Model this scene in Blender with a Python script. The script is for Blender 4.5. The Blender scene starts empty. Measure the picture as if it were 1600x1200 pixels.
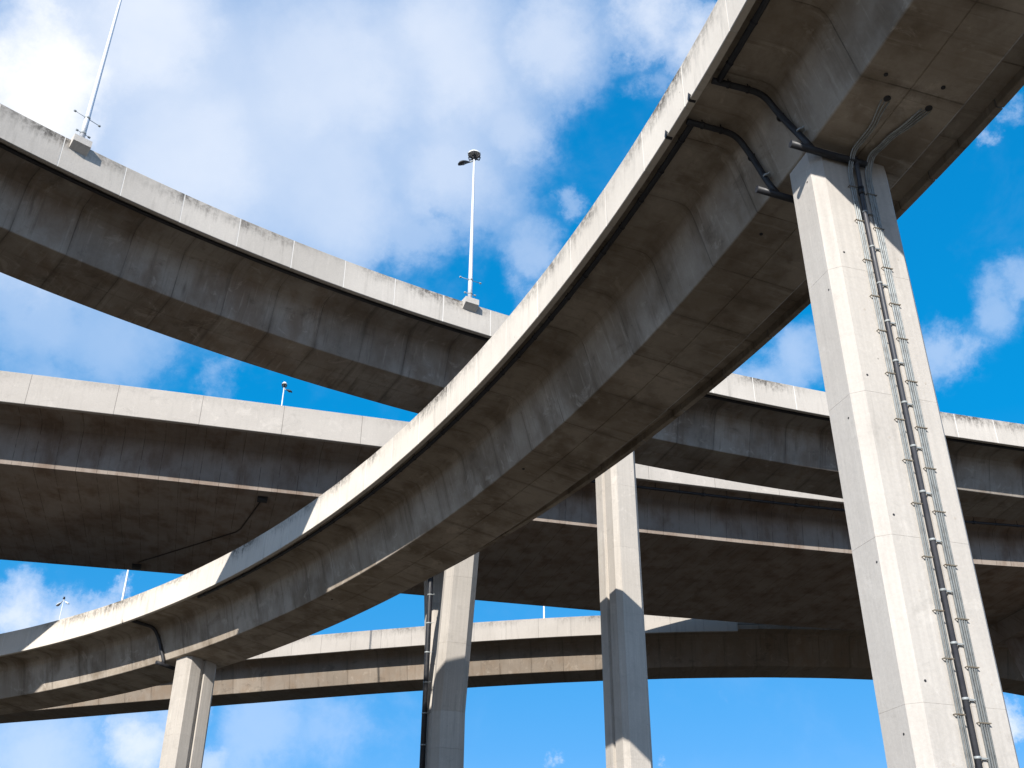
import bpy, math, random
from mathutils import Vector, Matrix

random.seed(7)
scene = bpy.context.scene
col = scene.collection
EYE = 1.6                                   # eye height above the ground

# ------------------------------------------------------------------ camera
cam_d = bpy.data.cameras.new('camera')
cam_d.lens = 37.125
cam_d.sensor_width = 36.0
cam_d.clip_start = 0.1
cam_d.clip_end = 6000.0
cam = bpy.data.objects.new('camera', cam_d)
col.objects.link(cam)
CR = Vector((0.99998, -0.003164, 0.005466))
CU = Vector((-0.006316, -0.501026, 0.865409))
CF = Vector((0.0, 0.865426, 0.501036))
M = Matrix.Identity(4)
for i in range(3):
    M[i][0], M[i][1], M[i][2] = CR[i], CU[i], -CF[i]
M[2][3] = EYE
cam.matrix_world = M
scene.camera = cam

# ------------------------------------------------------------------ sun, sky, exposure
SUN_AZ, SUN_EL = 251.0, 30.5                # azimuth counter-clockwise from +X
SUN_STRENGTH = 5.0
SKY_STRENGTH = 0.10
sa, se = math.radians(SUN_AZ), math.radians(SUN_EL)
sun_dir = Vector((math.cos(sa)*math.cos(se), math.sin(sa)*math.cos(se), math.sin(se)))
sun_d = bpy.data.lights.new('sun', 'SUN')
sun_d.energy = SUN_STRENGTH
sun_d.angle = math.radians(0.5)
sun_d.color = (1.0, 0.945, 0.87)
sun = bpy.data.objects.new('sun', sun_d)
sun.rotation_euler = sun_dir.to_track_quat('Z', 'Y').to_euler()
sun.location = (0, 0, 120)
col.objects.link(sun)

scene.view_settings.view_transform = 'Standard'
scene.view_settings.look = 'None'
scene.view_settings.gamma = 1.0
scene.view_settings.use_curve_mapping = False
scene.view_settings.exposure = 0.42

world = bpy.data.worlds.new('World')
scene.world = world
world.use_nodes = True
wn, wl = world.node_tree.nodes, world.node_tree.links
wn.clear()

def wnode(t, **kw):
    n = wn.new(t)
    for k, v in kw.items():
        setattr(n, k, v)
    return n

def wmath(op, a, b=None, c=None, clamp=False):
    n = wnode('ShaderNodeMath', operation=op, use_clamp=clamp)
    for i, x in enumerate((a, b, c)):
        if x is None:
            continue
        if isinstance(x, (int, float)):
            n.inputs[i].default_value = x
        else:
            wl.new(x, n.inputs[i])
    return n.outputs[0]

out = wnode('ShaderNodeOutputWorld')
bg = wnode('ShaderNodeBackground')
bg.inputs['Strength'].default_value = SKY_STRENGTH
wl.new(bg.outputs[0], out.inputs[0])
sky = wnode('ShaderNodeTexSky', sky_type='NISHITA')
sky.sun_disc = False
sky.sun_elevation = se
sky.sun_rotation = math.radians(90.0 - SUN_AZ)
sky.altitude = 0
sky.air_density = 1.0
sky.dust_density = 0.1
sky.ozone_density = 2.0
hsv = wnode('ShaderNodeHueSaturation')
hsv.inputs['Hue'].default_value = 0.487
hsv.inputs['Saturation'].default_value = 1.33
hsv.inputs['Value'].default_value = 1.75
wl.new(sky.outputs[0], hsv.inputs['Color'])
# the photograph's polarised, saturated blue: compress the sky's range and deepen it
gam = wnode('ShaderNodeGamma'); gam.inputs['Gamma'].default_value = 0.4
wl.new(hsv.outputs[0], gam.inputs['Color'])
mad = wnode('ShaderNodeVectorMath', operation='MULTIPLY_ADD')
wl.new(gam.outputs[0], mad.inputs[0]); mad.inputs[1].default_value = (1.25, 1.5, 2.5); mad.inputs[2].default_value = (-1.15, -0.1, 0.3)
pos = wnode('ShaderNodeVectorMath', operation='MAXIMUM')
wl.new(mad.outputs[0], pos.inputs[0]); pos.inputs[1].default_value = (0.02, 0.02, 0.02)

tc = wnode('ShaderNodeTexCoord')
vec = tc.outputs['Generated']

def wnoise(scale, detail=5.0, rough=0.55, v=None, dist=0.0):
    n = wnode('ShaderNodeTexNoise')
    n.inputs['Scale'].default_value = scale
    n.inputs['Detail'].default_value = detail
    n.inputs['Roughness'].default_value = rough
    n.inputs['Distortion'].default_value = dist
    wl.new(v if v is not None else vec, n.inputs['Vector'])
    return n

# billowing of the cloud outlines: the look-up direction is displaced by noise
wob = wnoise(7.0, 8.0, 0.68)
sub = wnode('ShaderNodeVectorMath', operation='SUBTRACT')
wl.new(wob.outputs['Color'], sub.inputs[0]); sub.inputs[1].default_value = (0.5, 0.5, 0.5)
scl = wnode('ShaderNodeVectorMath', operation='SCALE')
wl.new(sub.outputs[0], scl.inputs[0]); scl.inputs['Scale'].default_value = 0.12
add = wnode('ShaderNodeVectorMath', operation='ADD')
wl.new(vec, add.inputs[0]); wl.new(scl.outputs[0], add.inputs[1])
vec2 = add.outputs[0]
# clouds, each a soft round mass in a direction of the sky: x, y, z, angular radius, density
CLOUDS = [(-0.3835,0.6399,0.6660,0.1022,1.00),
    (-0.3039,0.6365,0.7089,0.1428,0.78),
    (-0.4057,0.7083,0.5777,0.1203,0.78),
    (-0.2855,0.7129,0.6405,0.1705,0.70),
    (-0.1737,0.6813,0.7111,0.1720,0.66),
    (-0.1658,0.7520,0.6380,0.1353,0.56),
    (-0.0596,0.6739,0.7364,0.1500,0.66),
    (-0.0606,0.7492,0.6595,0.1127,0.56),
    (-0.2308,0.7045,0.6712,0.2408,0.58),
    (-0.0015,0.7191,0.6949,0.0647,0.55),
    (-0.0965,0.7847,0.6124,0.0598,0.40),
    (0.0112,0.7951,0.6063,0.0481,0.42),
    (0.0115,0.8199,0.5724,0.0362,0.35),
    (0.0382,0.6619,0.7486,0.0862,0.66),
    (0.1171,0.6453,0.7549,0.0568,0.72),
    (0.1545,0.6580,0.7370,0.0455,0.70),
    (0.0556,0.7680,0.6380,0.0239,0.35),
    (-0.2174,0.7628,0.6090,0.0936,0.45),
    (0.1255,0.6890,0.7138,0.0289,0.30),
    (-0.4087,0.7560,0.5112,0.1048,0.44),
    (-0.3517,0.7877,0.5059,0.0850,0.40),
    (-0.2712,0.8338,0.4808,0.0350,0.30),
    (-0.3997,0.8054,0.4377,0.0889,0.40),
    (0.4025,0.6656,0.6285,0.0184,0.40),
    (0.4187,0.6422,0.6421,0.0239,0.36),
    (0.3734,0.7856,0.4933,0.0478,0.42),
    (0.4031,0.7521,0.5214,0.0442,0.36),
    (0.4296,0.7326,0.5279,0.0327,0.36),
    (0.4353,0.7489,0.4997,0.0272,0.24),
    (0.2574,0.8204,0.5106,0.0556,0.44),
    (0.2244,0.8426,0.4895,0.0502,0.44),
    (0.2076,0.8604,0.4654,0.0474,0.36),
    (-0.4096,0.8679,0.2809,0.0405,0.72),
    (-0.4205,0.8709,0.2543,0.0374,0.70),
    (-0.3763,0.8854,0.2727,0.0410,0.70),
    (-0.3511,0.8907,0.2887,0.0250,0.50),
    (-0.3349,0.8920,0.3036,0.0157,0.45),
    (-0.3884,0.9050,0.1737,0.0791,0.50),
    (-0.3209,0.9295,0.1815,0.0434,0.72),
    (-0.2961,0.9326,0.2062,0.0331,0.55),
    (-0.2518,0.9522,0.1731,0.0331,0.55),
    (-0.2230,0.9529,0.2057,0.0787,0.38),
    (-0.1523,0.9648,0.2143,0.0742,0.30),
    (-0.0904,0.9709,0.2217,0.0577,0.20),
    (0.4146,0.8882,0.1981,0.0237,0.80),
    (0.1321,0.9755,0.1759,0.0136,0.50),
    (0.0477,0.9831,0.1768,0.0137,0.45),
    (0.1467,0.9609,0.2349,0.0150,0.22),
    (0.2005,0.9545,0.2208,0.0085,0.15)]
field = None
clear = None
for (x, y, z, rr, w) in CLOUDS:
    d = wnode('ShaderNodeVectorMath', operation='DISTANCE')
    wl.new(vec2, d.inputs[0]); d.inputs[1].default_value = (x, y, z)
    m = wnode('ShaderNodeMapRange', interpolation_type='SMOOTHSTEP')
    wl.new(d.outputs['Value'], m.inputs['Value'])
    m.inputs['From Min'].default_value = rr*1.25
    m.inputs['From Max'].default_value = rr*0.1
    m.inputs['To Min'].default_value = 0.0
    m.inputs['To Max'].default_value = w
    clear = m.outputs[0] if clear is None else wmath('SMOOTH_MAX', clear, m.outputs[0], 0.12)
field = wmath('SUBTRACT', clear, 0.02, clamp=True)
# the rest of the sky carries scattered clouds of the same sort
far = wnode('ShaderNodeVectorMath', operation='DISTANCE')
wl.new(vec, far.inputs[0]); far.inputs[1].default_value = tuple(CF)
farm = wnode('ShaderNodeMapRange', interpolation_type='SMOOTHSTEP')
wl.new(far.outputs['Value'], farm.inputs['Value'])
farm.inputs['From Min'].default_value = 0.62; farm.inputs['From Max'].default_value = 0.85
gn = wnoise(2.6, 7.0, 0.6)
gm = wnode('ShaderNodeMapRange', interpolation_type='SMOOTHSTEP')
wl.new(gn.outputs['Fac'], gm.inputs['Value'])
gm.inputs['From Min'].default_value = 0.40; gm.inputs['From Max'].default_value = 0.68
gm.inputs['To Max'].default_value = 0.8
field = wmath('MAXIMUM', field, wmath('MULTIPLY', gm.outputs[0], farm.outputs[0]))
fine = wnoise(11.0, 9.0, 0.62, dist=0.3)
soft = wnoise(4.2, 5.0, 0.55)
edge = wnode('ShaderNodeMapRange', interpolation_type='SMOOTHSTEP')
wl.new(wmath('MULTIPLY_ADD', wmath('SUBTRACT', fine.outputs['Fac'], 0.5), 0.75, field), edge.inputs['Value'])
edge.inputs['From Min'].default_value = 0.07; edge.inputs['From Max'].default_value = 0.34
dens = wmath('MULTIPLY', field, wmath('MULTIPLY_ADD', wmath('SUBTRACT', soft.outputs['Fac'], 0.5), 0.6, 1.10))
alpha = wmath('MULTIPLY', dens, edge.outputs[0], clamp=True)
ccol = wnode('ShaderNodeMix', data_type='RGBA')
wl.new(alpha, ccol.inputs[0])
ccol.inputs[6].default_value = (5.0, 6.2, 8.6, 1)
ccol.inputs[7].default_value = (8.0, 8.1, 8.3, 1)
mix = wnode('ShaderNodeMix', data_type='RGBA')
wl.new(alpha, mix.inputs[0])
# pale haze low over the horizon, added below the view to brighten the webs
sep = wnode('ShaderNodeSeparateXYZ'); wl.new(vec, sep.inputs[0])
hz = wnode('ShaderNodeMapRange', interpolation_type='SMOOTHSTEP')
wl.new(sep.outputs[2], hz.inputs['Value'])
hz.inputs['From Min'].default_value = 0.19; hz.inputs['From Max'].default_value = -0.02
hz.inputs['To Max'].default_value = 0.85
hmix = wnode('ShaderNodeMix', data_type='RGBA')
wl.new(hz.outputs[0], hmix.inputs[0]); wl.new(pos.outputs[0], hmix.inputs[6])
hmix.inputs[7].default_value = (6.6, 7.3, 8.2, 1)
wl.new(hmix.outputs[2], mix.inputs[6])
wl.new(ccol.outputs[2], mix.inputs[7])
wl.new(mix.outputs[2], bg.inputs['Color'])

# ------------------------------------------------------------------ materials
class NT:
    def __init__(self, name):
        self.m = bpy.data.materials.new(name)
        self.m.use_nodes = True
        self.n, self.l = self.m.node_tree.nodes, self.m.node_tree.links
        self.n.clear()
        self.out = self.n.new('ShaderNodeOutputMaterial')
        self.b = self.n.new('ShaderNodeBsdfPrincipled')
        self.l.new(self.b.outputs[0], self.out.inputs[0])
        self.geo = self.n.new('ShaderNodeNewGeometry')
        self.uvn = self.n.new('ShaderNodeUVMap'); self.uvn.uv_map = 'UVMap'
        self.uv = self.uvn.outputs[0]
        self.pos = self.geo.outputs['Position']
        s = self.n.new('ShaderNodeSeparateXYZ'); self.l.new(self.uv, s.inputs[0])
        self.u, self.v = s.outputs[0], s.outputs[1]
        self.info = self.n.new('ShaderNodeObjectInfo')
    def put(self, x, sock):
        if hasattr(x, 'links') or hasattr(x, 'is_linked'):
            self.l.new(x, sock)
        else:
            sock.default_value = x
    def math(self, op, a, b=None, clamp=False):
        n = self.n.new('ShaderNodeMath'); n.operation = op; n.use_clamp = clamp
        self.put(a, n.inputs[0])
        if b is not None: self.put(b, n.inputs[1])
        return n.outputs[0]
    def noise(self, vec, scale, detail=4.0, rough=0.55, stretch=None, dist=0.0):
        if stretch:
            mp = self.n.new('ShaderNodeMapping'); mp.inputs['Scale'].default_value = stretch
            self.l.new(vec, mp.inputs['Vector']); vec = mp.outputs[0]
        n = self.n.new('ShaderNodeTexNoise')
        n.inputs['Scale'].default_value = scale; n.inputs['Detail'].default_value = detail
        n.inputs['Roughness'].default_value = rough; n.inputs['Distortion'].default_value = dist
        self.l.new(vec, n.inputs['Vector'])
        return n.outputs['Fac']
    def ramp(self, x, a, b, lo=0.0, hi=1.0):
        n = self.n.new('ShaderNodeMapRange'); n.interpolation_type = 'SMOOTHSTEP'
        self.put(x, n.inputs['Value'])
        n.inputs['From Min'].default_value = a; n.inputs['From Max'].default_value = b
        n.inputs['To Min'].default_value = lo; n.inputs['To Max'].default_value = hi
        return n.outputs[0]
    def mix(self, f, a, b, blend='MIX'):
        n = self.n.new('ShaderNodeMix'); n.data_type = 'RGBA'; n.blend_type = blend
        self.put(f, n.inputs[0]); self.put(a, n.inputs[6]); self.put(b, n.inputs[7])
        return n.outputs[2]
    def bump(self, h, strength=0.3, dist=0.01, prev=None):
        n = self.n.new('ShaderNodeBump')
        n.inputs['Strength'].default_value = strength; n.inputs['Distance'].default_value = dist
        self.l.new(h, n.inputs['Height'])
        if prev is not None: self.l.new(prev, n.inputs['Normal'])
        return n.outputs[0]

def concrete(name, base, dark, streak=0.5, blotch=0.5, top_grime=0.0, lines=0.0, line_step=1.2,
             piece_var=0.10, board=0.0, warm=None, rust=0.0, seep=0.0, joint=None):
    """cast concrete; u runs along the piece, v runs down it (metres)"""
    t = NT(name)
    c = t.mix(t.ramp(t.noise(t.pos, 0.32, 5, 0.6), 0.35, 0.68, 0, blotch), base + (1,), dark + (1,))
    if warm:
        c = t.mix(t.ramp(t.noise(t.pos, 0.55, 4, 0.6, stretch=(1.3, 1, .7)), 0.42, 0.7, 0, 0.8), c, warm + (1,))
    # drips and runs down the face
    st = t.noise(t.uv, 1.0, 6, 0.65, stretch=(2.6, 0.22, 1))
    c = t.mix(t.ramp(st, 0.52, 0.78, 0, streak), c, tuple(x*0.55 for x in dark) + (1,))
    st2 = t.noise(t.uv, 1.0, 4, 0.6, stretch=(6.5, 0.5, 1))
    c = t.mix(t.ramp(st2, 0.56, 0.72, 0, streak*0.5), c, tuple(min(1, x*1.25) for x in base) + (1,))
    if top_grime:
        edge = t.ramp(t.math('ADD', t.v, t.math('MULTIPLY', t.noise(t.uv, 1.0, 5, 0.7, stretch=(5.0, 0.22, 1)), -1.5)), 0.02, -0.75)
        pt = t.ramp(t.noise(t.uv, 0.22, 3, 0.6), 0.4, 0.62, 0.12, 1.0)
        br = t.noise(t.pos, 5.0, 6, 0.75)
        c = t.mix(t.math('MULTIPLY', t.math('MULTIPLY', edge, pt), t.ramp(br, 0.36, 0.6, 0.25*top_grime, top_grime)), c, (0.075, 0.068, 0.06, 1))
    if seep:
        # mottled damp and lime bloom patches
        w = t.noise(t.pos, 0.9, 8, 0.7, dist=1.2)
        c = t.mix(t.ramp(w, 0.56, 0.66, 0, seep), c, tuple(min(1, x*1.35) for x in base) + (1,))
        w2 = t.noise(t.pos, 0.7, 6, 0.7, stretch=(1, 1, 1.7), dist=0.6)
        c = t.mix(t.ramp(w2, 0.55, 0.72, 0, seep), c, tuple(x*0.42 for x in dark) + (1,))
    h = t.noise(t.pos, 3.0, 8, 0.7)
    if joint:
        # grout runs and dirt either side of each segment joint, and a second faint form line
        step, ph, amt = joint
        fr = t.math('FRACT', t.math('DIVIDE', t.math('SUBTRACT', t.u, ph), step))
        dj = t.math('MULTIPLY', t.math('SUBTRACT', 0.5, t.math('ABSOLUTE', t.math('SUBTRACT', fr, 0.5))), step)
        rag = t.noise(t.uv, 1.0, 6, 0.75, stretch=(5.0, 0.6, 1))
        f1 = t.math('MULTIPLY', t.ramp(t.math('ADD', dj, t.math('MULTIPLY', rag, 0.45)), 0.44, 0.16), t.ramp(t.noise(t.pos, 0.45, 2, 0.5), 0.35, 0.62, 0.15*amt, 1.3*amt))
        c = t.mix(f1, c, tuple(x*0.45 for x in dark) + (1,))
        l2 = t.ramp(t.math('ABSOLUTE', t.math('SUBTRACT', dj, 0.27)), 0.022, 0.004)
        c = t.mix(t.math('MULTIPLY', l2, t.ramp(rag, 0.42, 0.6, 0, 0.6*amt)), c, tuple(x*0.35 for x in dark) + (1,))
        c = t.mix(t.math('MULTIPLY', t.ramp(dj, 0.022, 0.006), t.ramp(rag, 0.4, 0.56, 0.0, 0.7)), c, tuple(x*0.2 for x in dark) + (1,))
    if lines:
        fr = t.math('FRACT', t.math('DIVIDE', t.u, line_step))
        ln = t.math('ABSOLUTE', t.math('SUBTRACT', fr, 0.5))
        ln = t.math('MULTIPLY', t.ramp(ln, 0.5 - 0.03/line_step, 0.5), t.ramp(t.noise(t.uv, 1.0, 4, 0.7, stretch=(.7, 1.2, 1)), 0.38, 0.55))
        c = t.mix(t.math('MULTIPLY', ln, lines), c, tuple(x*0.35 for x in dark) + (1,))
    if board:
        bd = t.noise(t.uv, 1.0, 3, 0.5, stretch=(11.0, 0.15, 1))
        c = t.mix(t.ramp(bd, 0.3, 0.7, 0, board), c, tuple(x*0.75 for x in base) + (1,))
    fine = t.noise(t.pos, 14.0, 5, 0.75)
    c = t.mix(0.16, c, t.mix(t.ramp(fine, 0.3, 0.7), (0.35, 0.35, 0.35, 1), (0.65, 0.65, 0.65, 1)), 'OVERLAY')
    # bug holes
    vo = t.n.new('ShaderNodeTexVoronoi'); vo.inputs['Scale'].default_value = 2.6
    t.l.new(t.pos, vo.inputs['Vector'])
    hole = t.math('MULTIPLY', t.ramp(vo.outputs['Distance'], 0.075, 0.04), t.ramp(t.noise(t.pos, 0.6, 2, 0.5), 0.52, 0.6))
    c = t.mix(t.math('MULTIPLY', hole, 0.55), c, (0.07, 0.06, 0.05, 1))
    br = t.math('ADD', t.math('MULTIPLY', t.info.outputs['Random'], piece_var), 1.0 - piece_var*0.55)
    vm = t.n.new('ShaderNodeVectorMath'); vm.operation = 'SCALE'
    t.l.new(c, vm.inputs[0]); t.l.new(br, vm.inputs['Scale'])
    t.l.new(vm.outputs[0], t.b.inputs['Base Color'])
    t.l.new(t.ramp(fine, 0.3, 0.7, 0.82, 0.96), t.b.inputs['Roughness'])
    t.b.inputs['Specular IOR Level'].default_value = 0.25
    nb = t.bump(h, 0.35, 0.02)
    nb = t.bump(fine, 0.3, 0.006, nb)
    t.l.new(nb, t.b.inputs['Normal'])
    return t.m

def metal(name, colr, rough=0.45, met=0.6, var=0.3, dark=(0.2, 0.19, 0.18), sc=3.0):
    t = NT(name)
    f = t.noise(t.pos, sc, 5, 0.65)
    c = t.mix(t.ramp(f, 0.4, 0.72, 0, var), colr + (1,), dark + (1,))
    t.l.new(c, t.b.inputs['Base Color'])
    t.b.inputs['Metallic'].default_value = met
    t.l.new(t.ramp(f, 0.3, 0.7, rough, min(1, rough + 0.2)), t.b.inputs['Roughness'])
    t.l.new(t.bump(t.noise(t.pos, 25, 3), 0.15, 0.002), t.b.inputs['Normal'])
    return t.m

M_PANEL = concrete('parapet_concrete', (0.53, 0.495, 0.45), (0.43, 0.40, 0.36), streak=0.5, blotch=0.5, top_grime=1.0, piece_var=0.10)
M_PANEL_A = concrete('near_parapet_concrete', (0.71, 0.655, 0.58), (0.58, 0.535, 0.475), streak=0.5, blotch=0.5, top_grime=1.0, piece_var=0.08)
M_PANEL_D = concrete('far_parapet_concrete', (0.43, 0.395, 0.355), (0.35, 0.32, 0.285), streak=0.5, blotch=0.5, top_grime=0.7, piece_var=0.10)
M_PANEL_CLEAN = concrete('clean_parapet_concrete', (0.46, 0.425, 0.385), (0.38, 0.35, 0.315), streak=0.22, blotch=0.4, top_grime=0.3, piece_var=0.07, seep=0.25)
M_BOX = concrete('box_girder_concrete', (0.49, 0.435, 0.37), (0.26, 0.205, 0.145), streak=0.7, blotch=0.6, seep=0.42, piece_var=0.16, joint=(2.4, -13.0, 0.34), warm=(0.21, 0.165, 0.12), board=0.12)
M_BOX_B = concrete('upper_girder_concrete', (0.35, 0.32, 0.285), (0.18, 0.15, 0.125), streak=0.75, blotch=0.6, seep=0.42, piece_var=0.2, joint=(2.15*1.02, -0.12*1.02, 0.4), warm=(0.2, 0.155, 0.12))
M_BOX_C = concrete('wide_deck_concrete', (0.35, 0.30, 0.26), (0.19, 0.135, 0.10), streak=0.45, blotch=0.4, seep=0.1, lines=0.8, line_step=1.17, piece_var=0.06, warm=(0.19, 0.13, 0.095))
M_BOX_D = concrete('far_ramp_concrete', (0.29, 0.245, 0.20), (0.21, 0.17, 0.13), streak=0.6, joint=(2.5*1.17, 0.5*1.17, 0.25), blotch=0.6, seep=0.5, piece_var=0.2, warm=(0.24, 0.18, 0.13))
M_PIER = concrete('pier_concrete', (0.545, 0.515, 0.475), (0.475, 0.445, 0.41), streak=0.4, blotch=0.6, piece_var=0.05, board=0.3, seep=0.25)
M_PIER_W = concrete('far_pier_concrete', (0.52, 0.48, 0.43), (0.42, 0.385, 0.34), streak=0.5, blotch=0.6, piece_var=0.07, board=0.4, seep=0.25)
M_PIPE = metal('black_drain_pipe', (0.018, 0.019, 0.024), 0.42, 0.0, 0.5, (0.05, 0.05, 0.055))
M_PIPE_G = metal('grey_drain_pipe', (0.055, 0.058, 0.07), 0.42, 0.0, 0.5, (0.09, 0.09, 0.095))
M_GALV = metal('galvanised_steel', (0.38, 0.41, 0.415), 0.5, 0.2, 0.6, (0.16, 0.17, 0.175), 6)
M_POLE = metal('painted_lamp_pole', (0.74, 0.76, 0.80), 0.35, 0.25, 0.2, (0.5, 0.5, 0.52))
M_CLAMP = metal('weathered_bracket', (0.24, 0.21, 0.16), 0.6, 0.5, 0.7, (0.12, 0.08, 0.05), 9)
M_DARK = metal('dark_fitting', (0.03, 0.03, 0.033), 0.5, 0.2, 0.3, (0.06, 0.06, 0.06))
M_GLASS = metal('lamp_glass', (0.12, 0.12, 0.13), 0.2, 0.0, 0.2, (0.2, 0.2, 0.2))
M_CAP = metal('white_cap', (0.75, 0.75, 0.73), 0.4, 0.0, 0.2, (0.6, 0.6, 0.6))
M_CABLE = metal('conduit_paint', (0.07, 0.055, 0.045), 0.6, 0.2, 0.4, (0.03, 0.025, 0.02))

def road_material():
    t = NT('asphalt')
    f = t.noise(t.pos, 6, 6, 0.7)
    c = t.mix(f, (0.04, 0.04, 0.04, 1), (0.065, 0.063, 0.06, 1))
    t.l.new(c, t.b.inputs['Base Color']); t.b.inputs['Roughness'].default_value = 0.9
    t.l.new(t.bump(t.noise(t.pos, 60, 3), 0.3, 0.004), t.b.inputs['Normal'])
    return t.m
M_ROAD = road_material()

def ground_material():
    t = NT('dry_ground')
    a = t.noise(t.pos, 0.05, 6, 0.6); b = t.noise(t.pos, 1.4, 6, 0.7)
    c = t.mix(t.ramp(a, 0.42, 0.6), (0.05, 0.034, 0.020, 1), (0.028, 0.024, 0.012, 1))
    c = t.mix(t.ramp(b, 0.35, 0.7, 0, 0.6), c, (0.05, 0.037, 0.025, 1))
    t.l.new(c, t.b.inputs['Base Color']); t.b.inputs['Roughness'].default_value = 0.95
    t.l.new(t.bump(b, 0.6, 0.08), t.b.inputs['Normal'])
    return t.m
M_GROUND = ground_material()

# ------------------------------------------------------------------ deck curves
class Deck:
    """a road alignment: heading is a polynomial of the distance s, height is linear"""
    def __init__(self, p, side, sc, lo, hi):
        self.sc, self.side = sc, side
        x0, y0, th0, k0, k1, k2, H, g = p
        self.H, self.g = H, g
        def th(s):
            q = min(max(s, lo), hi); S = q/30
            v = th0 + k0*S + k1*S*S + k2*S**3
            if s != q:
                v += (k0 + 2*k1*S + 3*k2*S*S)/30*(s - q)*(0.15 if hi == 44 else 0.6)
            return v
        self.th = th
        st = 0.25; self.st = st; self.n0 = -400; N = 1000
        self.pts = [None]*N
        i0 = -self.n0
        x, y = x0, y0; self.pts[i0] = (x, y)
        for i in range(i0 + 1, N):
            a = th((i - 0.5 + self.n0)*st); x += math.cos(a)*st; y += math.sin(a)*st; self.pts[i] = (x, y)
        x, y = x0, y0
        for i in range(i0 - 1, -1, -1):
            a = th((i + 0.5 + self.n0)*st); x -= math.cos(a)*st; y -= math.sin(a)*st; self.pts[i] = (x, y)
    def at(self, s, off, dz):
        """a point: s along, off across from the outer parapet face, dz below its top (deck units)"""
        f = s/self.st - self.n0; i = int(math.floor(f)); f -= i
        a, b = self.pts[i], self.pts[i + 1]
        t = self.th(s); nx, ny = -math.sin(t)*self.side, math.cos(t)*self.side
        return Vector(((a[0]*(1-f) + b[0]*f + nx*off)*self.sc,
                       (a[1]*(1-f) + b[1]*f + ny*off)*self.sc,
                       (self.H + self.g*s - dz)*self.sc + EYE))
    def axes(self, s):
        t = self.th(s)
        return Vector((math.cos(t), math.sin(t), 0)), Vector((-math.sin(t), math.cos(t), 0))*self.side

DA = Deck((0.17780847, 31.19238980, 2.01006895, 0.33396201, -0.01586817, 0.03644560, 21.29171101, -0.02534412), -1, 1.0, -22, 60)
DB = Deck((-9.31144896, 37.48425352, 0.60436165, -0.39365352, 0.08237111, 0.00899585, 28.82215021, -0.00965983), 1, 1.02, -15, 46)
DC = Deck((-10.30621847, 43.12905590, 0.28644071, 0.03636132, -0.04161655, -0.02916512, 23.68803297, 0.01430832), 1, 1.31, -18, 52)
DD = Deck((0.84311516, 79.36832304, -0.16551764, 0.22070522, 0.13975238, 0.02659514, 25.02420354, 0.01483214), 1, 1.17, -50, 44)

# ------------------------------------------------------------------ object helpers
def tag(o, label=None, cat=None, group=None, kind=None):
    if label: o['label'] = label
    if cat: o['category'] = cat
    if group: o['group'] = group
    if kind: o['kind'] = kind
    return o

def empty(name, loc, label, cat, group=None):
    o = bpy.data.objects.new(name, None)
    o.location = loc
    o.empty_display_size = 0.5
    col.objects.link(o)
    return tag(o, label, cat, group)

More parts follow.
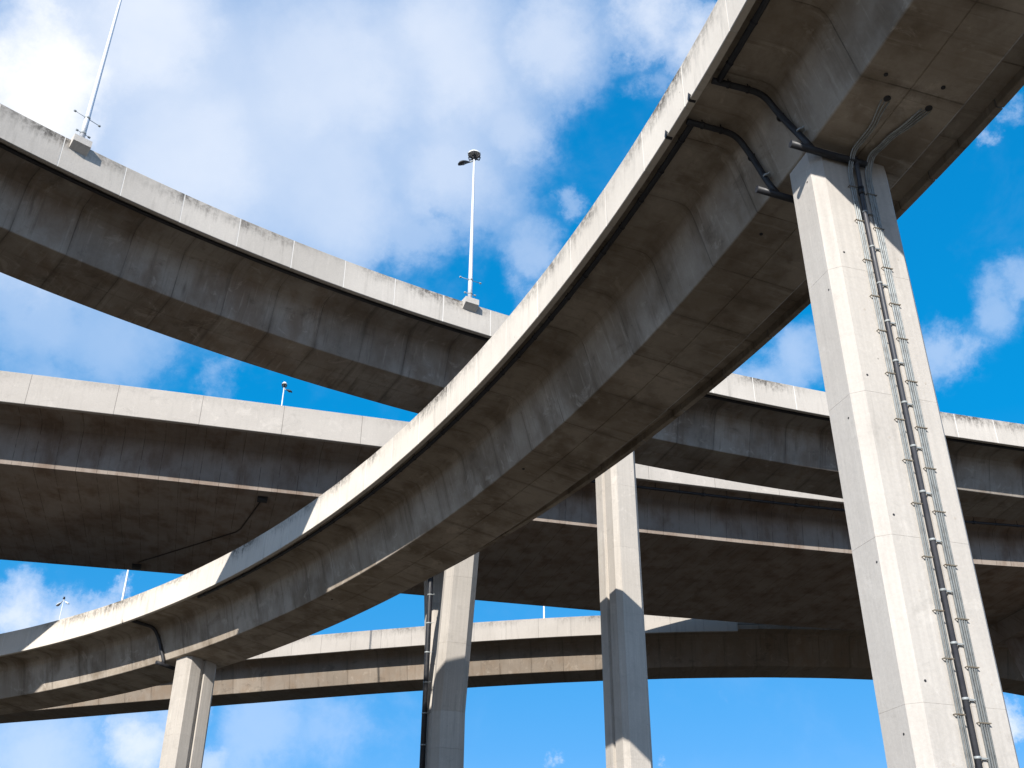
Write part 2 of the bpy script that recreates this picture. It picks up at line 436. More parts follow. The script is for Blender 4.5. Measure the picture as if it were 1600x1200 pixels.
class MB:
    def __init__(self):
        self.v, self.f, self.uv, self.sm = [], [], [], []
    def face(self, idx, uvs=None, smooth=False):
        self.f.append(idx); self.uv.append(uvs or [(0.0, 0.0)]*len(idx)); self.sm.append(smooth)
    def build(self, name, mat, parent=None, root=None, link=True):
        off = root if root is not None else Vector((0, 0, 0))
        me = bpy.data.meshes.new(name)
        me.from_pydata([tuple(Vector(p) - off) for p in self.v], [], self.f)
        me.materials.append(mat)
        ul = me.uv_layers.new(name='UVMap')
        i = 0
        for uvs in self.uv:
            for q in uvs:
                ul.data[i].uv = q; i += 1
        me.polygons.foreach_set('use_smooth', self.sm)
        me.update()
        o = bpy.data.objects.new(name, me)
        if link: col.objects.link(o)
        if parent is not None: o.parent = parent
        elif root is not None: o.location = root
        return o
    def box(self, c, ax, ay, az):
        """centre and three half-axis vectors"""
        c, ax, ay, az = map(Vector, (c, ax, ay, az)); n = len(self.v)
        for sx in (-1, 1):
            for sy in (-1, 1):
                for sz in (-1, 1):
                    self.v.append(c + ax*sx + ay*sy + az*sz)
        flip = ax.cross(ay).dot(az) < 0
        lx, ly, lz = 2*ax.length, 2*ay.length, 2*az.length
        for q, (a, b) in (((0, 1, 3, 2), (ly, lz)), ((4, 6, 7, 5), (ly, lz)), ((0, 4, 5, 1), (lx, lz)), ((2, 3, 7, 6), (lx, lz)), ((0, 2, 6, 4), (lx, ly)), ((1, 5, 7, 3), (lx, ly))):
            q = [n + i for i in q]
            if flip: q.reverse()
            self.face(q, [(0, 0), (a, 0), (a, b), (0, b)])
    def tube(self, pts, r, n=10, caps=True, r2=None):
        pts = [Vector(p) for p in pts]
        T = []
        for i in range(len(pts)):
            a = pts[max(i-1, 0)]; b = pts[min(i+1, len(pts)-1)]
            T.append((b - a).normalized())
        up = Vector((0, 0, 1)) if abs(T[0].z) < 0.9 else Vector((1, 0, 0))
        N = (up - T[0]*up.dot(T[0])).normalized()
        base = len(self.v); L = 0
        for i, p in enumerate(pts):
            if i:
                N = (N - T[i]*N.dot(T[i])).normalized(); L += (pts[i]-pts[i-1]).length
            B = T[i].cross(N)
            rr = r if r2 is None else r + (r2 - r)*i/(len(pts)-1)
            for k in range(n):
                a = 2*math.pi*k/n
                self.v.append(p + (N*math.cos(a) + B*math.sin(a))*rr)
            if i:
                for k in range(n):
                    k2 = (k+1) % n; o0, o1 = base + (i-1)*n, base + i*n
                    self.face([o0+k, o0+k2, o1+k2, o1+k], [(L, k/n), (L, k/n), (L, k/n), (L, k/n)], True)
        if caps:
            self.face([base + k for k in range(n)][::-1])
            e = base + (len(pts)-1)*n
            self.face([e + k for k in range(n)])
    def prism(self, bot, top, v0=0.0, v1=None, caps=True):
        """loft between two polygons (lists of points, counter-clockwise seen from above)"""
        n = len(bot); b = len(self.v)
        self.v += [Vector(p) for p in bot] + [Vector(p) for p in top]
        u = [0.0]
        for i in range(n):
            u.append(u[-1] + (Vector(bot[(i+1) % n]) - Vector(bot[i])).length)
        if v1 is None: v1 = (Vector(top[0]) - Vector(bot[0])).length
        for i in range(n):
            j = (i+1) % n
            self.face([b+i, b+j, b+n+j, b+n+i], [(u[i], v0), (u[i+1], v0), (u[i+1], v1), (u[i], v1)])
        if caps:
            self.face([b+i for i in range(n)][::-1], [(Vector(p).x, Vector(p).y) for p in bot][::-1])
            self.face([b+n+i for i in range(n)], [(Vector(p).x, Vector(p).y) for p in top])

def smooth_path(pts, rad=0.25, n=5):
    """round the corners of a path"""
    pts = [Vector(p) for p in pts]; out_ = [pts[0]]
    for i in range(1, len(pts)-1):
        a, b, c = pts[i-1], pts[i], pts[i+1]
        d1 = min(rad, (a-b).length*0.45); d2 = min(rad, (c-b).length*0.45)
        p0 = b + (a-b).normalized()*d1; p2 = b + (c-b).normalized()*d2
        for k in range(n+1):
            t = k/n
            out_.append(p0*(1-t)**2 + b*2*t*(1-t) + p2*t*t)
    out_.append(pts[-1])
    return out_

def sweep(mb, dk, prof, s0, s1, nsub, jit=0.0, dz0=0.0, closed=True):
    """sweep a closed profile [(off, dz)] along the alignment"""
    n = len(prof); b = len(mb.v); sc = dk.sc
    vv = [0.0]
    for i in range(n):
        a, c = prof[i], prof[(i+1) % n]
        vv.append(vv[-1] + math.hypot(a[0]-c[0], a[1]-c[1])*sc)
    ss = [s0 + (s1-s0)*k/nsub for k in range(nsub+1)]
    for s in ss:
        for (o, z) in prof:
            mb.v.append(dk.at(s, o + jit*0.3, z + dz0 + jit))
    fl = dk.side > 0
    for k in range(nsub):
        for i in range(n if closed else n-1):
            j = (i+1) % n
            q = [b + k*n + i, b + (k+1)*n + i, b + (k+1)*n + j, b + k*n + j]
            uv = [(ss[k]*sc, vv[i]), (ss[k+1]*sc, vv[i]), (ss[k+1]*sc, vv[i+1]), (ss[k]*sc, vv[i+1])]
            if fl: q.reverse(); uv.reverse()
            mb.face(q, uv)
    if closed:
        e = b + nsub*n
        q0 = [b + i for i in range(n)]; q1 = [e + i for i in range(n)]
        u0 = [(p[0], p[1]) for p in prof]
        if fl: mb.face(q0[::-1], u0[::-1]); mb.face(q1, u0)
        else: mb.face(q0, u0); mb.face(q1[::-1], u0[::-1])

# profiles in deck units: (off, dz)
def far_ramp_box():
    return [(0.22, 0.92), (0.22, 1.27), (1.10, 1.30), (1.3, 1.36), (1.44, 1.50), (1.53, 1.72), (1.98, 3.57), (2.01, 3.60),
            (4.68, 3.77), (4.73, 3.74), (5.4, 2.05), (5.5, 1.86), (5.7, 1.76), (6.0, 1.72), (7.38, 1.75), (7.38, 1.40)]
def ramp_box():
    return [(0.22, 0.92), (0.22, 1.27), (1.60, 1.30), (1.84, 1.36), (1.98, 1.50), (2.08, 1.72), (2.56, 3.35), (2.59, 3.375),
            (3.83, 3.453), (3.845, 3.425), (3.865, 3.425), (3.88, 3.456),
            (5.24, 3.575), (5.29, 3.55), (5.50, 1.95), (5.57, 1.80), (5.70, 1.72), (5.9, 1.70), (7.38, 1.72), (7.38, 1.40)]
def wide_box():
    return [(0.22, 0.92), (0.22, 1.24), (1.75, 1.30), (1.98, 1.38), (2.10, 1.52), (2.36, 3.35), (2.40, 3.372),
            (14.72, 3.49), (14.77, 3.46), (15.05, 1.75), (15.2, 1.5), (15.45, 1.42), (16.28, 1.36), (16.28, 1.0)]
def panel(o0, z0, sgn=1, h=1.5, t=0.22):
    """outer face at o0, body towards +off*sgn"""
    c = 0.018
    p = [(o0 + sgn*c, z0), (o0, z0 + c), (o0, z0 + h - c), (o0 + sgn*c, z0 + h), (o0 + sgn*(t-c), z0 + h), (o0 + sgn*t, z0 + h - c), (o0 + sgn*t, z0 + c), (o0 + sgn*(t-c), z0)]
    return p if sgn > 0 else p[::-1]

M_SEAL = concrete('joint_sealant', (0.74, 0.72, 0.68), (0.6, 0.58, 0.55), streak=0.2, blotch=0.3)
M_SEAL_D = concrete('dark_joint_filler', (0.2, 0.185, 0.17), (0.12, 0.11, 0.1), streak=0.2, blotch=0.3)

def make_deck(name, dk, label, s0, s1, boxp, seg, seg_ph, pan, pan_ph, far_o, far_z, mat_box, mat_pan, mat_pan_far,
              fascia_end=None, road=(0.25, 0.91, 7.35, 1.39), gap=0.007, jit=0.004, nsub=4, pan_h=1.5, seal=None):
    root_p = dk.at((s0+s1)/2, 3.8, 3.6); root_p.z = dk.at((s0+s1)/2, 3.8, 3.6).z
    root = empty(name, root_p, label, 'flyover')
    # box girder segments
    a = seg_ph + math.floor((s0 - seg_ph)/seg)*seg
    s = a
    while s < s1:
        mb = MB(); sweep(mb, dk, boxp, s + gap/2, s + seg - gap/2, nsub, jit=random.uniform(-jit, jit))
        mb.build('girder_segment', mat_box, root, root_p)
        s += seg
    end = s
    # parapet panels, outer and inner side
    for (o0, z0, sg, mt, lim) in ((0.0, 0.0, 1, mat_pan, fascia_end), (far_o, far_z, -1, mat_pan_far, None)):
        s = pan_ph + math.floor((s0 - pan_ph)/pan)*pan
        while s < end:
            gp = (0.013 if seal is M_SEAL_D else 0.023)/dk.sc
            e = s + pan - gp
            if lim is not None and s >= lim: break
            if lim is not None: e = min(e, lim)
            mb = MB(); sweep(mb, dk, panel(o0, z0, sg, pan_h), s + gp, e, nsub, jit=random.uniform(-0.004, 0.004))
            mb.build('parapet_panel', mt, root, root_p)
            # the joint filler shows in the gap
            if (lim is None or s + pan < lim) and sg > 0:
                mb = MB(); w = 0.011/dk.sc if seal is M_SEAL_D else 0.021/dk.sc
                o_ = 0.006*sg
                sweep(mb, dk, [(o0+o_, z0+0.012), (o0+o_, z0+pan_h-0.012), (o0+0.2*sg, z0+pan_h-0.012), (o0+0.2*sg, z0+0.012)], s + pan - w + 0.0, s + pan + w, 1)
                mb.build('joint_filler', seal, root, root_p)
            s += pan
    # road slab surface lies on the segments
    mb = MB(); o0, z0, o1, z1 = road
    sweep(mb, dk, [(o0, z0), (o0, z0 - 0.05), (o1, z1 - 0.06), (o1, z1)], a, end, int((end-a)/1.5))
    mb.build('road_surface', M_ROAD, root, root_p)
    return root, root_p

# ------------------------------------------------------------------ ground
mb = MB()
R = 1500.0
n = 24
for i in range(n+1):
    for j in range(n+1):
        mb.v.append(((i/n-0.5)*2*R, (j/n-0.5)*2*R, 0))
for i in range(n):
    for j in range(n):
        a = i*(n+1)+j
        mb.face([a, a+n+1, a+n+2, a+1], [(0, 0)]*4)
g = mb.build('ground', M_GROUND); g['kind'] = 'structure'

# ------------------------------------------------------------------ decks
A_root, A_p = make_deck('elevated_ramp', DA, 'nearest curved concrete ramp, sweeping from the bottom left corner to the top right',
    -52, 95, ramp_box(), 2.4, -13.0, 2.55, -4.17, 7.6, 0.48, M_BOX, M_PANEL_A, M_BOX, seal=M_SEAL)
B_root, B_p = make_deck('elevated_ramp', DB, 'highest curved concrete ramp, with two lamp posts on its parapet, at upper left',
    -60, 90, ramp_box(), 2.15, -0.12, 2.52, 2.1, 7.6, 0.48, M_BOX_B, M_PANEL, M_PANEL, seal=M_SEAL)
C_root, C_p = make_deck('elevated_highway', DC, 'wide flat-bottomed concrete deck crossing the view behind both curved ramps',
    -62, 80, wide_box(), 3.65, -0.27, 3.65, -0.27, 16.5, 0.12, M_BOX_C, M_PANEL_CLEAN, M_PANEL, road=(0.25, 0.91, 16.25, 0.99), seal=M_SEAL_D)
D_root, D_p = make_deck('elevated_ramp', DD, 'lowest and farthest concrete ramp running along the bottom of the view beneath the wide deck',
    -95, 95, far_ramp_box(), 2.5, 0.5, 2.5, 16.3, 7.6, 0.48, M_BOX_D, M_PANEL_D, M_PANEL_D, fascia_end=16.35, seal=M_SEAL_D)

# beyond the end of its outer parapet the far ramp carries only a low kerb, set back
s = 16.37
while s < 60:
    mb = MB(); sweep(mb, DD, [(0.45, 0.0), (0.45, 0.93), (0.7, 0.93), (0.7, 0.0)], s, s + 2.48, 3)
    mb.build('kerb_wall', M_BOX_D, D_root, D_p); s += 2.5

def along(dk, pts):
    """path given as (s, off, dz)"""
    return [dk.at(*p) for p in pts]

def dense(dk, s0, s1, off, dz, step=1.0):
    n = max(2, int(abs(s1-s0)/step))
    return [dk.at(s0 + (s1-s0)*i/n, off, dz) for i in range(n+1)]

def part_tube(name, pts, r, mat, parent, root, n=10):
    mb = MB(); mb.tube(pts, r, n); return mb.build(name, mat, parent, root)

def clamp_ring(c, axis, r, w, mat, parent, root, tail=None, name='pipe_clamp'):
    """a band round a pipe with an optional tail to the wall"""
    c = Vector(c); axis = Vector(axis).normalized(); mb = MB()
    mb.tube([c - axis*w/2, c + axis*w/2], r, 12)
    if tail is not None:
        tail = Vector(tail); mb.tube([c, c + tail], 0.018, 6)
    return mb.build(name, mat, parent, root)

# ---- drainage of the nearest ramp
for (sa_, sb_) in ((-12.78, -40.0), (-11.3, 31.0)):
    o = part_tube('drain_pipe', dense(DA, sa_, sb_, 0.46, 1.47), 0.085, M_PIPE, A_root, A_p)
    nn = int(abs(sb_-sa_)/1.3)
    for i in range(nn+1):
        s = sa_ + (sb_-sa_)*(i+0.5)/(nn+1)
        mb = MB(); p = DA.at(s, 0.46, 1.47); ax, ac = DA.axes(s)
        mb.tube([p - ax*0.03, p + ax*0.03], 0.1, 10)
        mb.tube([p, DA.at(s, 0.46, 1.26)], 0.014, 6)
        c = mb.build('pipe_hanger', M_PIPE, o, Vector((0, 0, 0)))
        c.data.transform(Matrix.Translation(-A_p))
for (s, s2, e) in ((-12.8, -13.29, 4.0), (-11.32, -11.63, 3.9)):
    path = smooth_path(along(DA, [(s, 0.3, 1.47), (s, 1.72, 1.50), (s+0.02, 2.12, 2.1), (s2+0.04, 2.34, 3.3), (s2, 2.52, 3.62)]), 0.35, 6)
    o = part_tube('drain_pipe', path, 0.085, M_PIPE, A_root, A_p, 12)
    o2 = part_tube('drain_pipe', along(DA, [(s2, 1.93, 3.62), (s2, 3.0, 3.70), (s2, e, 3.75)]), 0.095, M_PIPE, A_root, A_p, 12)
    for (q, nx_) in (((s, 0.75, 1.48), (s, 1.0, 1.48)), ((s, 1.3, 1.49), (s, 1.5, 1.49)), ((s+0.02, 2.14, 2.2), (s2+0.04, 2.3, 3.2)), ((s2+0.03, 2.31, 3.05), (s2+0.04, 2.35, 3.3))):
        p, p2 = DA.at(*q), DA.at(*nx_)
        vert = q[2] > 1.6
        tl = (DA.axes(s)[0]*(-0.16)) if vert else Vector((0, 0, 0.22))
        c = clamp_ring(p, p2-p, 0.102, 0.05, M_GALV if vert and q[2] > 2.5 else M_DARK, o, Vector((0, 0, 0)), tl)
        c.data.transform(Matrix.Translation(-A_p))
# farther branch at the left pier
o = part_tube('drain_pipe', smooth_path(along(DA, [(37.2, 0.2, 1.45), (37.2, 1.72, 1.5), (37.1, 2.12, 2.1), (36.75, 2.4, 3.3), (36.7, 2.48, 3.62)]), 0.3), 0.10, M_PIPE, A_root, A_p)
part_tube('drain_pipe', along(DA, [(36.7, 1.95, 3.62), (36.7, 3.2, 3.72)]), 0.11, M_PIPE, A_root, A_p)
# soffit vents and cast-in marks of the nearest ramp
for (s, off) in ((-15.61, 3.09), (-15.68, 4.51), (-9.9, 3.1), (5.2, 3.0), (22.0, 3.2)):
    mb = MB(); p = DA.at(s, off, 3.375 + (off-2.59)*0.0755 + 0.004)
    mb.tube([p + Vector((0, 0, 0.05)), p + Vector((0, 0, -0.012))], 0.05, 12)
    mb.build('vent_hole', M_DARK, A_root, A_p)
# expansion joint gap strip over the first pier: small nibs at the foot of the parapet
for s in (-12.05, -10.65, 37.9):
    mb = MB(); ax, ac = DA.axes(s); p = DA.at(s, -0.02, 1.44)
    mb.v += [p - ax*0.13, p + ax*0.05, p + ax*0.02 + Vector((0, 0, -0.10)), p + Vector((0, 0, 0.17)) - ax*0.02]
    q = [v + ac*0.2 for v in mb.v[-4:]]; mb.v += q
    for f_ in ((0, 1, 2), (0, 3, 1), (4, 6, 5), (4, 5, 7), (0, 2, 6, 4), (1, 5, 6, 2), (0, 4, 7, 3), (1, 3, 7, 5)):
        mb.face(list(f_))
    mb.build('joint_spall', M_DARK if s < 0 else M_PANEL, A_root, A_p)

# ---- highest ramp: service pipe under the overhang
part_tube('drain_pipe', dense(DB, -55, 60, 0.48, 1.43, 1.5), 0.085, M_PIPE, B_root, B_p, 8)

# ---- wide deck: pipe behind the parapet on the right, and the box with its conduit on the soffit
o = part_tube('drain_pipe', dense(DC, 10, 70, 0.62, 1.66, 1.5), 0.10, M_PIPE, C_root, C_p, 8)
for i in range(44):
    s = 10.6 + i*1.33
    mb = MB(); p = DC.at(s, 0.62, 1.66); ax, ac = DC.axes(s)
    mb.tube([p, DC.at(s, 0.62, 1.25)], 0.02, 6)
    w = 0.13 if i % 4 == 0 else 0.04
    mb.tube([p - ax*w, p + ax*w], 0.14 if i % 4 == 0 else 0.12, 8)
    c = mb.build('pipe_hanger', M_PIPE, o, Vector((0, 0, 0))); c.data.transform(Matrix.Translation(-C_p))
def soffit_c(s, off, d=0.03): return DC.at(s, off, 3.372 + (off-2.4)*0.0096 + d)
for (s, off) in ((-0.6, 3.1), (-6.48, 13.8)):
    mb = MB(); ax, ac = DC.axes(s); mb.box(soffit_c(s, off, 0.08), ax*0.3, ac*0.22, Vector((0, 0, 0.14)))
    mb.build('junction_box', M_DARK, C_root, C_p)
part_tube('conduit', [soffit_c(*p) for p in ((-0.62, 3.3), (-1.32, 7.15), (-1.52, 7.65), (-4.22, 10.8), (-6.4, 13.3))], 0.045, M_CABLE, C_root, C_p, 6)
# drip pipe below the far edge of the wide deck, and a drop pipe of the far ramp beside the big pier
p = DC.at(-7.0, 15.2, 1.5); part_tube('drip_pipe', [p, p - Vector((0, 0, 1.5))], 0.05, M_PIPE, C_root, C_p, 6)
p = DD.at(28.89, 4.2, 3.5); part_tube('drain_pipe', [p, p - Vector((0, 0, 2.6))], 0.15, M_PIPE, D_root, D_p, 8)

# ------------------------------------------------------------------ piers
def rect_section(c, u, v, W, Dp, ch, groove=True, gw=0.3, gd=0.16):
    """W across along u, Dp along v; chamfered corners, a groove in the two W faces"""
    hw, hd = W/2, Dp/2
    P = [(-hw, -hd+ch), (-hw+ch, -hd)]
    if groove: P += [(-gw/2, -hd), (-gw/2+0.02, -hd+gd), (gw/2-0.02, -hd+gd), (gw/2, -hd)]
    P += [(hw-ch, -hd), (hw, -hd+ch), (hw, hd-ch), (hw-ch, hd)]
    if groove: P += [(gw/2, hd), (gw/2-0.02, hd-gd), (-gw/2+0.02, hd-gd), (-gw/2, hd)]
    P += [(-hw+ch, hd), (-hw, hd-ch)]
    return [Vector((c.x, c.y, 0)) + u*a + v*b for a, b in P]

def straight_pier(name, dk, s, off, W, Dp, ch, z_top, z_joint, lift, label, mat, rot=0.0, groove=True):
    ax, ac = dk.axes(s)
    if rot:
        m = Matrix.Rotation(math.radians(rot), 3, 'Z'); ax, ac = m @ ax, m @ ac
    c = dk.at(s, off, 0)
    base = Vector((c.x, c.y, 0))
    root = empty(name, base, label, 'pier', 'concrete piers carrying the flyovers')
    u, v = ac, ax
    if u.cross(v).z < 0: v = -v
    sec = rect_section(c, u, v, W, Dp, ch, groove)
    sec_in = rect_section(c, u, v, W-0.010, Dp-0.010, ch-0.003, groove)
    zs = [z_joint + lift*k for k in range(-8, 12)]
    zs = [0.0] + [z for z in zs if 0.6 < z < z_top - 0.5] + [z_top]
    for i in range(len(zs)-1):
        z0, z1 = zs[i], zs[i+1]
        mb = MB(); e = 0.003
        up = lambda P, z: [Vector((p.x, p.y, z)) for p in P]
        mb.prism(up(sec_in, z0), up(sec, z0+e), z0, z0+e, caps=False)
        mb.prism(up(sec, z0+e), up(sec, z1-e), -z0, -z1, caps=False)
        mb.prism(up(sec, z1-e), up(sec_in, z1), z1-e, z1, caps=False)
        mb.build('column_section', mat, root, base)
    mb = MB(); mb.prism(up(sec_in, z_top-0.01), up(sec_in, z_top+0.06)); mb.build('bearing_pad', mat, root, base)
    return root, base, u, v, c

for (s, off) in ((-15.02, 3.5), (-15.07, 4.56)):
    mb = MB(); p = DA.at(s, off, 3.375 + (off-2.59)*0.0755)
    mb.tube([p + Vector((0, 0, 0.05)), p + Vector((0, 0, -0.02))], 0.085, 12); mb.build('cable_entry', M_DARK, A_root, A_p)
# big pier in front on the right
P1, P1b, u1, v1, c1 = straight_pier('bridge_pier', DA, -12.55, 3.74, 2.26, 1.30, 0.23, DA.at(-12.7, 2.7, 3.40).z, 8.0+EYE, 3.3,
    'massive pale concrete pier on the right with black pipe and grey conduits', M_PIER)
P3, P3b, u3, v3, c3 = straight_pier('bridge_pier', DB, 17.8, 2.7, 2.12, 1.45, 0.23, DB.at(18.1, 3.0, 3.42).z, 10.6, 3.3,
    'tall concrete pier in the middle of the view with a broad shadow band halfway', M_PIER_W)
P4, P4b, u4, v4, c4 = straight_pier('bridge_pier', DA, 35.5, 3.85, 2.12, 1.45, 0.23, DA.at(35.5, 3.0, 3.42).z, 10.9, 3.3,
    'grooved concrete pier holding up the nearest ramp near the bottom left', M_PIER_W)

def v_pier(dk, s, off, label, along_w, across_w, ch, z_bend, lean, z_top, mat, crosshead=False):
    ax, ac = dk.axes(s); c = dk.at(s, off, 0); base = Vector((c.x, c.y, 0))
    root = empty('forked_bridge_pier', base, label, 'pier', 'concrete piers carrying the flyovers')
    u, v = ax, ac
    if u.cross(v).z < 0: u = -u
    def sec(cc, z, aw, cw, k=ch):
        hw, hd = aw/2, cw/2
        P = [(-hw, -hd+k), (-hw+k, -hd), (hw-k, -hd), (hw, -hd+k), (hw, hd-k), (hw-k, hd), (-hw+k, hd), (-hw, hd-k)]
        return [Vector((cc.x, cc.y, z)) + u*a + v*b for a, b in P]
    z0 = 0.0
    while z0 < z_bend - 0.1:
        z1 = min(z0 + 3.6, z_bend)
        mb = MB(); mb.prism(sec(c, z0+0.006, along_w, across_w*2), sec(c, z1-0.006, along_w, across_w*2), -z0, -z1)
        mb.build('column_section', mat, root, base); z0 = z1
    for sg in (-1, 1):
        nl = 3
        for k in range(nl):
            t0, t1 = k/nl, (k+1)/nl
            ca = c + v*sg*(across_w/2 + lean*t0); cb = c + v*sg*(across_w/2 + lean*t1)
            za, zb = z_bend + (z_top-z_bend)*t0, z_bend + (z_top-z_bend)*t1
            mb = MB(); mb.prism(sec(ca, za+0.004, along_w, across_w), sec(cb, zb-0.004, along_w, across_w), -za, -zb)
            mb.build('arm_section', mat, root, base)
    if crosshead:
        mb = MB(); L = lean + across_w + 3.2
        mb.prism(sec(c, z_top, along_w*1.25, L*1.55, 0.05), sec(c, z_top+crosshead, along_w*1.25, L*2, 0.05))
        mb.build('crosshead', mat, root, base)
    return root, base, u, v, c

zC = soffit_c(9.3, 5.6, 0).z
P2, P2b, u2, v2, c2 = v_pier(DC, 9.25, 5.6, 'forked concrete pier left of centre with two leaning arms and a black pipe',
    2.05, 1.35, 0.42, 15.0+EYE, 3.1, zC - 0.01, M_PIER_W)
zC5 = soffit_c(42.5, 7.85, 0).z
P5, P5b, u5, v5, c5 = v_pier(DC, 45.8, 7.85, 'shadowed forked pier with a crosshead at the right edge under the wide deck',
    2.3, 1.5, 0.35, 15.8+EYE, 4.0, zC5 - 1.6, M_BOX_C, crosshead=1.58)  # darker deck concrete puts the shade under the deck into this pier's colour

# ---- pipe and conduits on the big pier (they are fixed to it)
front = -v1 if (-v1).dot(Vector((0, -1, 0))) > 0 else v1      # face towards the camera
right = u1 if u1.x > 0 else -u1
half = 1.30/2
ztop = DA.at(-12.7, 3.8, 3.5).z
def on_face(a, z, d):                                          # a metres from the left corner of the face
    return Vector((c1.x, c1.y, z)) + right*(a - 1.13) + front*(half + d)
pp = smooth_path([on_face(1.09, ztop-0.12, 0.16), on_face(1.13, ztop-0.75, 0.10), on_face(1.13, ztop-1.6, 0.05), on_face(1.13, 0.1, 0.05)], 0.3)
P1pipe = part_tube('drain_pipe', pp, 0.056, M_PIPE_G, P1, P1b, 14)
mbj = MB(); mbj.tube([on_face(1.13, ztop-1.0, 0.085), on_face(1.13, ztop-1.22, 0.07)], 0.078, 14)
mbj.build('pipe_coupling', M_PIPE, P1, P1b)
z = ztop - 1.75
while z > 0.5:
    mb = MB(); p = on_face(1.13, z, 0.05)
    mb.tube([p - Vector((0, 0, 0.025)), p + Vector((0, 0, 0.025))], 0.066, 14)
    mb.box(on_face(1.26, z, 0.03), right*0.075, front*0.014, Vector((0, 0, 0.018)))
    mb.tube([on_face(1.33, z, -0.02), on_face(1.33, z, 0.07)], 0.014, 6)
    c = mb.build('pipe_clamp', M_GALV, P1pipe, Vector((0, 0, 0))); c.data.transform(Matrix.Translation(-P1b))
    z -= 1.05
for grp, tops in (((0.90, 0.955, 1.0), 'l'), ((1.38, 1.435, 1.49, 1.535), 'r')):
    pipes = []
    for i, a in enumerate(grp):
        # each conduit runs down the face and bends on to the soffit above
        if tops == 'l':
            top = [(-13.75, 3.55+0.06*i), (-14.25, 3.56+0.06*i), (-14.62, 3.45+0.07*i), (-14.95, 3.40+0.1*i)]
        else:
            top = [(-13.75, 4.10+0.05*i), (-14.1, 4.12+0.05*i), (-14.45, 4.25+0.06*i), (-15.0, 4.42+0.08*i)]
        path = [DA.at(s, o_, 3.40 + (o_-2.59)*0.0755 + (0.045 if k < 3 else -0.03)) for k, (s, o_) in enumerate(top)][::-1]
        path = path + [on_face(a, ztop-0.06, 0.30), on_face(a, ztop-0.5, 0.035), on_face(a, 0.1, 0.035)]
        pipes.append(part_tube('conduit', smooth_path(path, 0.22, 4), (0.017 if tops == 'l' else (0.024, 0.017, 0.02, 0.015)[i]), M_GALV, P1, P1b, 8))
    z = ztop - (1.0 if tops == 'l' else 1.12)
    a0, a1 = grp[0]-0.07, grp[-1]+0.04
    k = 0
    while z > 0.5:
        mb = MB()
        mb.box(on_face((a0+a1)/2, z, 0.058), right*(a1-a0)/2, front*0.006, Vector((0, 0, 0.013)))
        mb.tube([on_face(a0, z, -0.01), on_face(a0, z, 0.08)], 0.011, 6)
        mb.tube([on_face(a1, z, -0.01), on_face(a1, z, 0.075)], 0.011, 6)
        c = mb.build('conduit_bracket', M_CLAMP, pipes[0], Vector((0, 0, 0))); c.data.transform(Matrix.Translation(-P1b))
        z -= 1.05 + 0.12*math.sin(k*1.7); k += 1
# formwork tie holes: two to each lift on the front, one on the left face
left = -right
for k in range(6):
    zj = 8.0 + EYE + 3.3*(k - 2)
    if zj < 0.5: continue
    for (a, dz_) in ((0.36, 0.42), (0.62, 2.2), (1.84, 0.5)):
        p = on_face(a, zj + dz_ + 0.05*math.sin(k*3.1 + a), 0.0)
        mb = MB(); mb.tube([p - front*0.02, p + front*0.003], 0.028, 10); mb.build('tie_hole', M_DARK if a < 0.6 else M_PIER_W, P1, P1b)
    p = Vector((c1.x, c1.y, zj - 0.5)) + left*1.13 + front*(0.33 - 0.1*(k % 2))
    mb = MB(); mb.tube([p - left*0.02, p + left*0.003], 0.026, 10); mb.build('tie_hole', M_DARK, P1, P1b)
# pipe on the forked pier, in the fork
vf = v2 if v2.y > 0 else -v2
lf = u2 if u2.x < 0 else -u2
q = c2 + lf*1.1
def vz(z, d, e): return Vector((c2.x, c2.y, z)) + vf*d + lf*e
path = smooth_path([vz(zC-0.5, 3.0, 1.5), vz(zC-0.75, 0.4, 1.27), vz(zC-3.0, 0.3, 1.25), vz(0.1, 0.3, 1.25)], 0.5)
P2pipe = part_tube('drain_pipe', path, 0.17, M_PIPE, P2, P2b, 10)
for z in [1.5+1.9*i for i in range(13)]:
    p = vz(z, 0.3, 1.25)
    c = clamp_ring(p, (0, 0, 1), 0.185, 0.08, M_GALV, P2pipe, Vector((0, 0, 0)), vf*(-0.3) - lf*0.25); c.data.transform(Matrix.Translation(-P2b))
p = vz(zC-0.5, 3.0, 1.5)
part_tube('pipe_stub', [p + Vector((0, 0, 0.25)), p + Vector((-0.2, 0, -0.9))], 0.15, M_PIPE, P2, P2b, 8)

# ------------------------------------------------------------------ lamp posts
def plinth(dk, s, root, rp, w=0.36):
    """concrete block on the outer face of the parapet with a sloping underside"""
    ax, ac = dk.axes(s); mb = MB(); o = dk.at(s, 0, 0)
    def P(a, b, z): return o + ax*a*w + ac*b + Vector((0, 0, z))
    mb.v += [P(-1, 0.30, 0.11), P(1, 0.30, 0.11), P(1, -0.34, 0.11), P(-1, -0.34, 0.11),
             P(-1, -0.34, -0.20), P(1, -0.34, -0.20), P(1, -0.003, -0.44), P(-1, -0.003, -0.44), P(-1, 0.30, 0.005), P(1, 0.30, 0.005), P(1, -0.003, 0.005), P(-1, -0.003, 0.005)]
    for f_ in ((0, 1, 2, 3), (3, 2, 5, 4), (4, 5, 6, 7), (7, 6, 10, 11), (11, 10, 9, 8), (8, 9, 1, 0), (1, 9, 10, 6, 5, 2), (0, 3, 4, 7, 11, 8)):
        mb.face(list(f_), [(mb.v[i].x+mb.v[i].y, -mb.v[i].z*0.5+20) for i in f_])
    ob = mb.build('lamp_plinth', M_PIER, root, rp)
    return o + ac*(-0.04) + Vector((0, 0, 0.11))

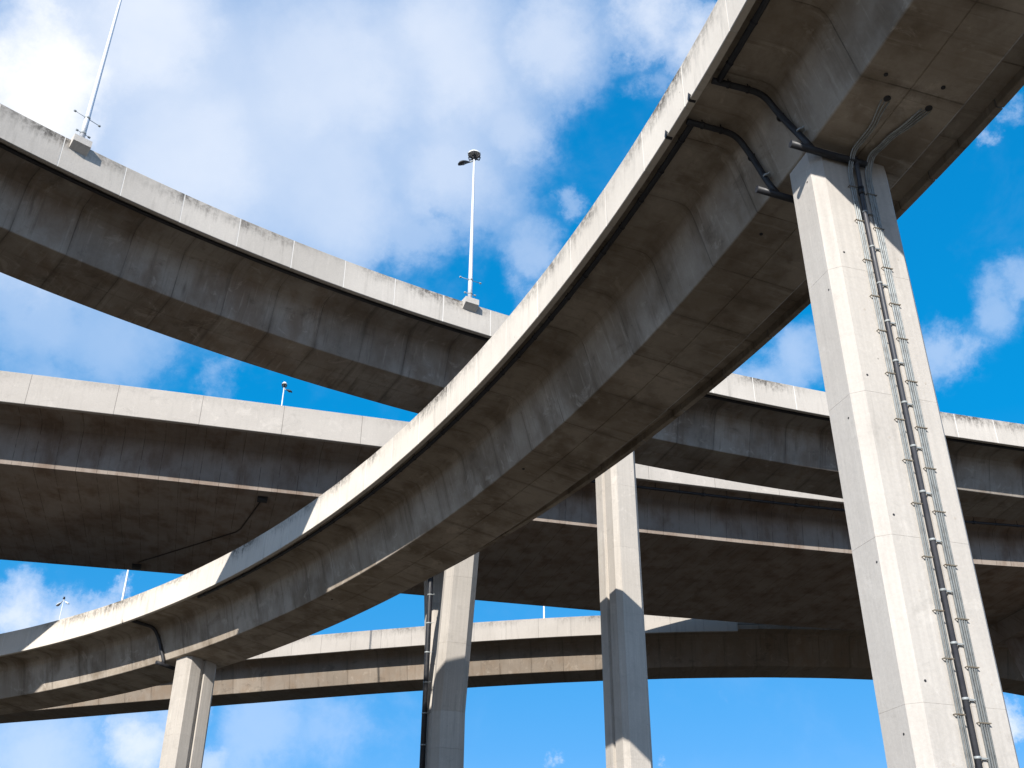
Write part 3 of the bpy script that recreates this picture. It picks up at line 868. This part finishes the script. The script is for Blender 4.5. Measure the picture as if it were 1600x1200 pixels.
def lamp_post(base, H, heading, label, r0=0.115, double=False, small=1.0):
    root = empty('lamp_post', base, label, 'lamp post', 'lamp posts on the flyovers')
    X = Vector((math.cos(heading), math.sin(heading), 0)); Y = Vector((-X.y, X.x, 0)); Z = Vector((0, 0, 1))
    base = Vector(base)
    def B(): return MB()
    mb = B(); mb.tube([base + Z*H*i/8 for i in range(9)], r0, 14, True, r0*0.48); mb.build('pole', M_POLE, root, base)
    mb = B(); mb.box(base + Z*0.02, X*0.2, Y*0.2, Z*0.02)
    for sx in (-1, 1):
        for sy in (-1, 1):
            mb.tube([base + X*0.16*sx + Y*0.16*sy, base + X*0.16*sx + Y*0.16*sy + Z*0.12], 0.018, 6)
    mb.build('base_plate', M_GALV, root, base)
    for (zz, l) in ((1.25, 0.55), (0.42, 0.27)):
        mb = B(); p = base + Z*zz
        mb.tube([p - X*l, p + X*l], 0.014, 6)
        for sg in (-1, 1):
            q = p + X*l*sg
            mb.tube([q - X*0.045, q - X*0.02, q + X*0.02, q + X*0.045], 0.045, 8)
        mb.tube([p - Z*0.05, p + Z*0.05], r0*1.06, 12)
        mb.build('climbing_bar', M_GALV, root, base)
    top = base + Z*H
    # collar with a ring of ears and a white cap (not on the double headed post)
    mb = B(); mb.tube([top - Z*0.05, top + Z*0.05], 0.13*small, 12); mb.tube([top + Z*0.05, top + Z*0.2], 0.10*small, 12)
    for k in range(0 if double else 6):
        a = k*math.pi/3; d = X*math.cos(a) + Y*math.sin(a)
        mb.tube([top + d*0.1, top + d*0.3*small + Z*0.02, top + d*0.36*small + Z*0.22, top + d*0.2*small + Z*0.3], 0.035, 6)
    mb.build('crown', M_DARK, root, base)
    if double:
        mb = B(); mb.tube([top, top + Z*0.1], 0.07, 10)
    else:
        mb = B(); mb.tube([top + Z*0.24, top + Z*0.32], 0.34*small, 16); mb.tube([top + Z*0.32, top + Z*0.44], 0.24*small, 16, True, 0.12)
    mb.build('cap', M_CAP, root, base)
    for sg in ((-1, 1) if double else (-1,)):
        d = X*sg
        mb = B(); mb.tube([top - Z*0.15, top + d*0.3 - Z*0.4], 0.04, 8); arm = mb.build('lamp_arm', M_GALV, root, base)
        # luminaire: tapering shell, widest past the middle, hung slightly down
        ax = (d*0.84 - Z*0.5).normalized(); sd = Y; up = ax.cross(sd) if ax.cross(sd).z > 0 else sd.cross(ax)
        mb = B(); n = 12; prof = ((0.3, 0.05, 0.05), (0.42, 0.09, 0.07), (0.60, 0.17, 0.11), (0.80, 0.21, 0.13), (0.95, 0.19, 0.11), (1.04, 0.10, 0.05))
        o0 = top - Z*0.22
        for (l, w, h) in prof:
            for k in range(n):
                a = 2*math.pi*k/n
                mb.v.append(o0 + ax*l + sd*w*math.cos(a) + up*h*(math.sin(a) if math.sin(a) > 0 else 0.35*math.sin(a)))
        for i in range(len(prof)-1):
            for k in range(n):
                k2 = (k+1) % n
                mb.face([i*n+k, i*n+k2, (i+1)*n+k2, (i+1)*n+k], None, True)
        mb.face([k for k in range(n)][::-1]); mb.face([(len(prof)-1)*n+k for k in range(n)])
        h = mb.build('lamp_head', M_DARK if not double else M_CAP, root, base)
        mb = B(); c = o0 + ax*0.74 - up*0.05
        mb.tube([c + up*0.02, c - up*0.035], 0.13, 12, True, 0.09)
        mb.build('lamp_glass', M_GLASS, root, base)
    return root

hB = DB.th(0)
b1 = plinth(DB, -9.93, B_root, B_p)
lamp_post(b1, 9.0, DB.th(-9.93)+0.15, 'white lamp post at upper left, its head cut off by the top edge')
b2 = plinth(DB, 8.5, B_root, B_p)
lamp_post(b2, 9.2, DB.th(8.5), 'tall white lamp post with dark head standing against clouds near the centre')
# on the wide deck, far side: only the top shows above the parapet
p = DC.at(0.3, 16.4, 0.12)
lamp_post(p, 13.4, 2.6, 'short white lamp post tip above the wide deck parapet, under the highest ramp', r0=0.1, small=0.6)
p = DD.at(-40.7, 7.45, 0.48)
lamp_post(p, 16.0, 2.4, 'thick white lamp post rising behind the nearest ramp at lower left, top hidden', r0=0.19)
p = DD.at(-47.2, 7.45, 0.48)
lamp_post(p, 10.4, 2.7, 'thin double headed lamp post at the far left against a white cloud', r0=0.07, double=True)
p = DD.at(0.8, 7.45, 0.48)
lamp_post(p, 9.0, 2.7, 'lamp post on the farthest ramp, seen between the two middle piers', r0=0.12)
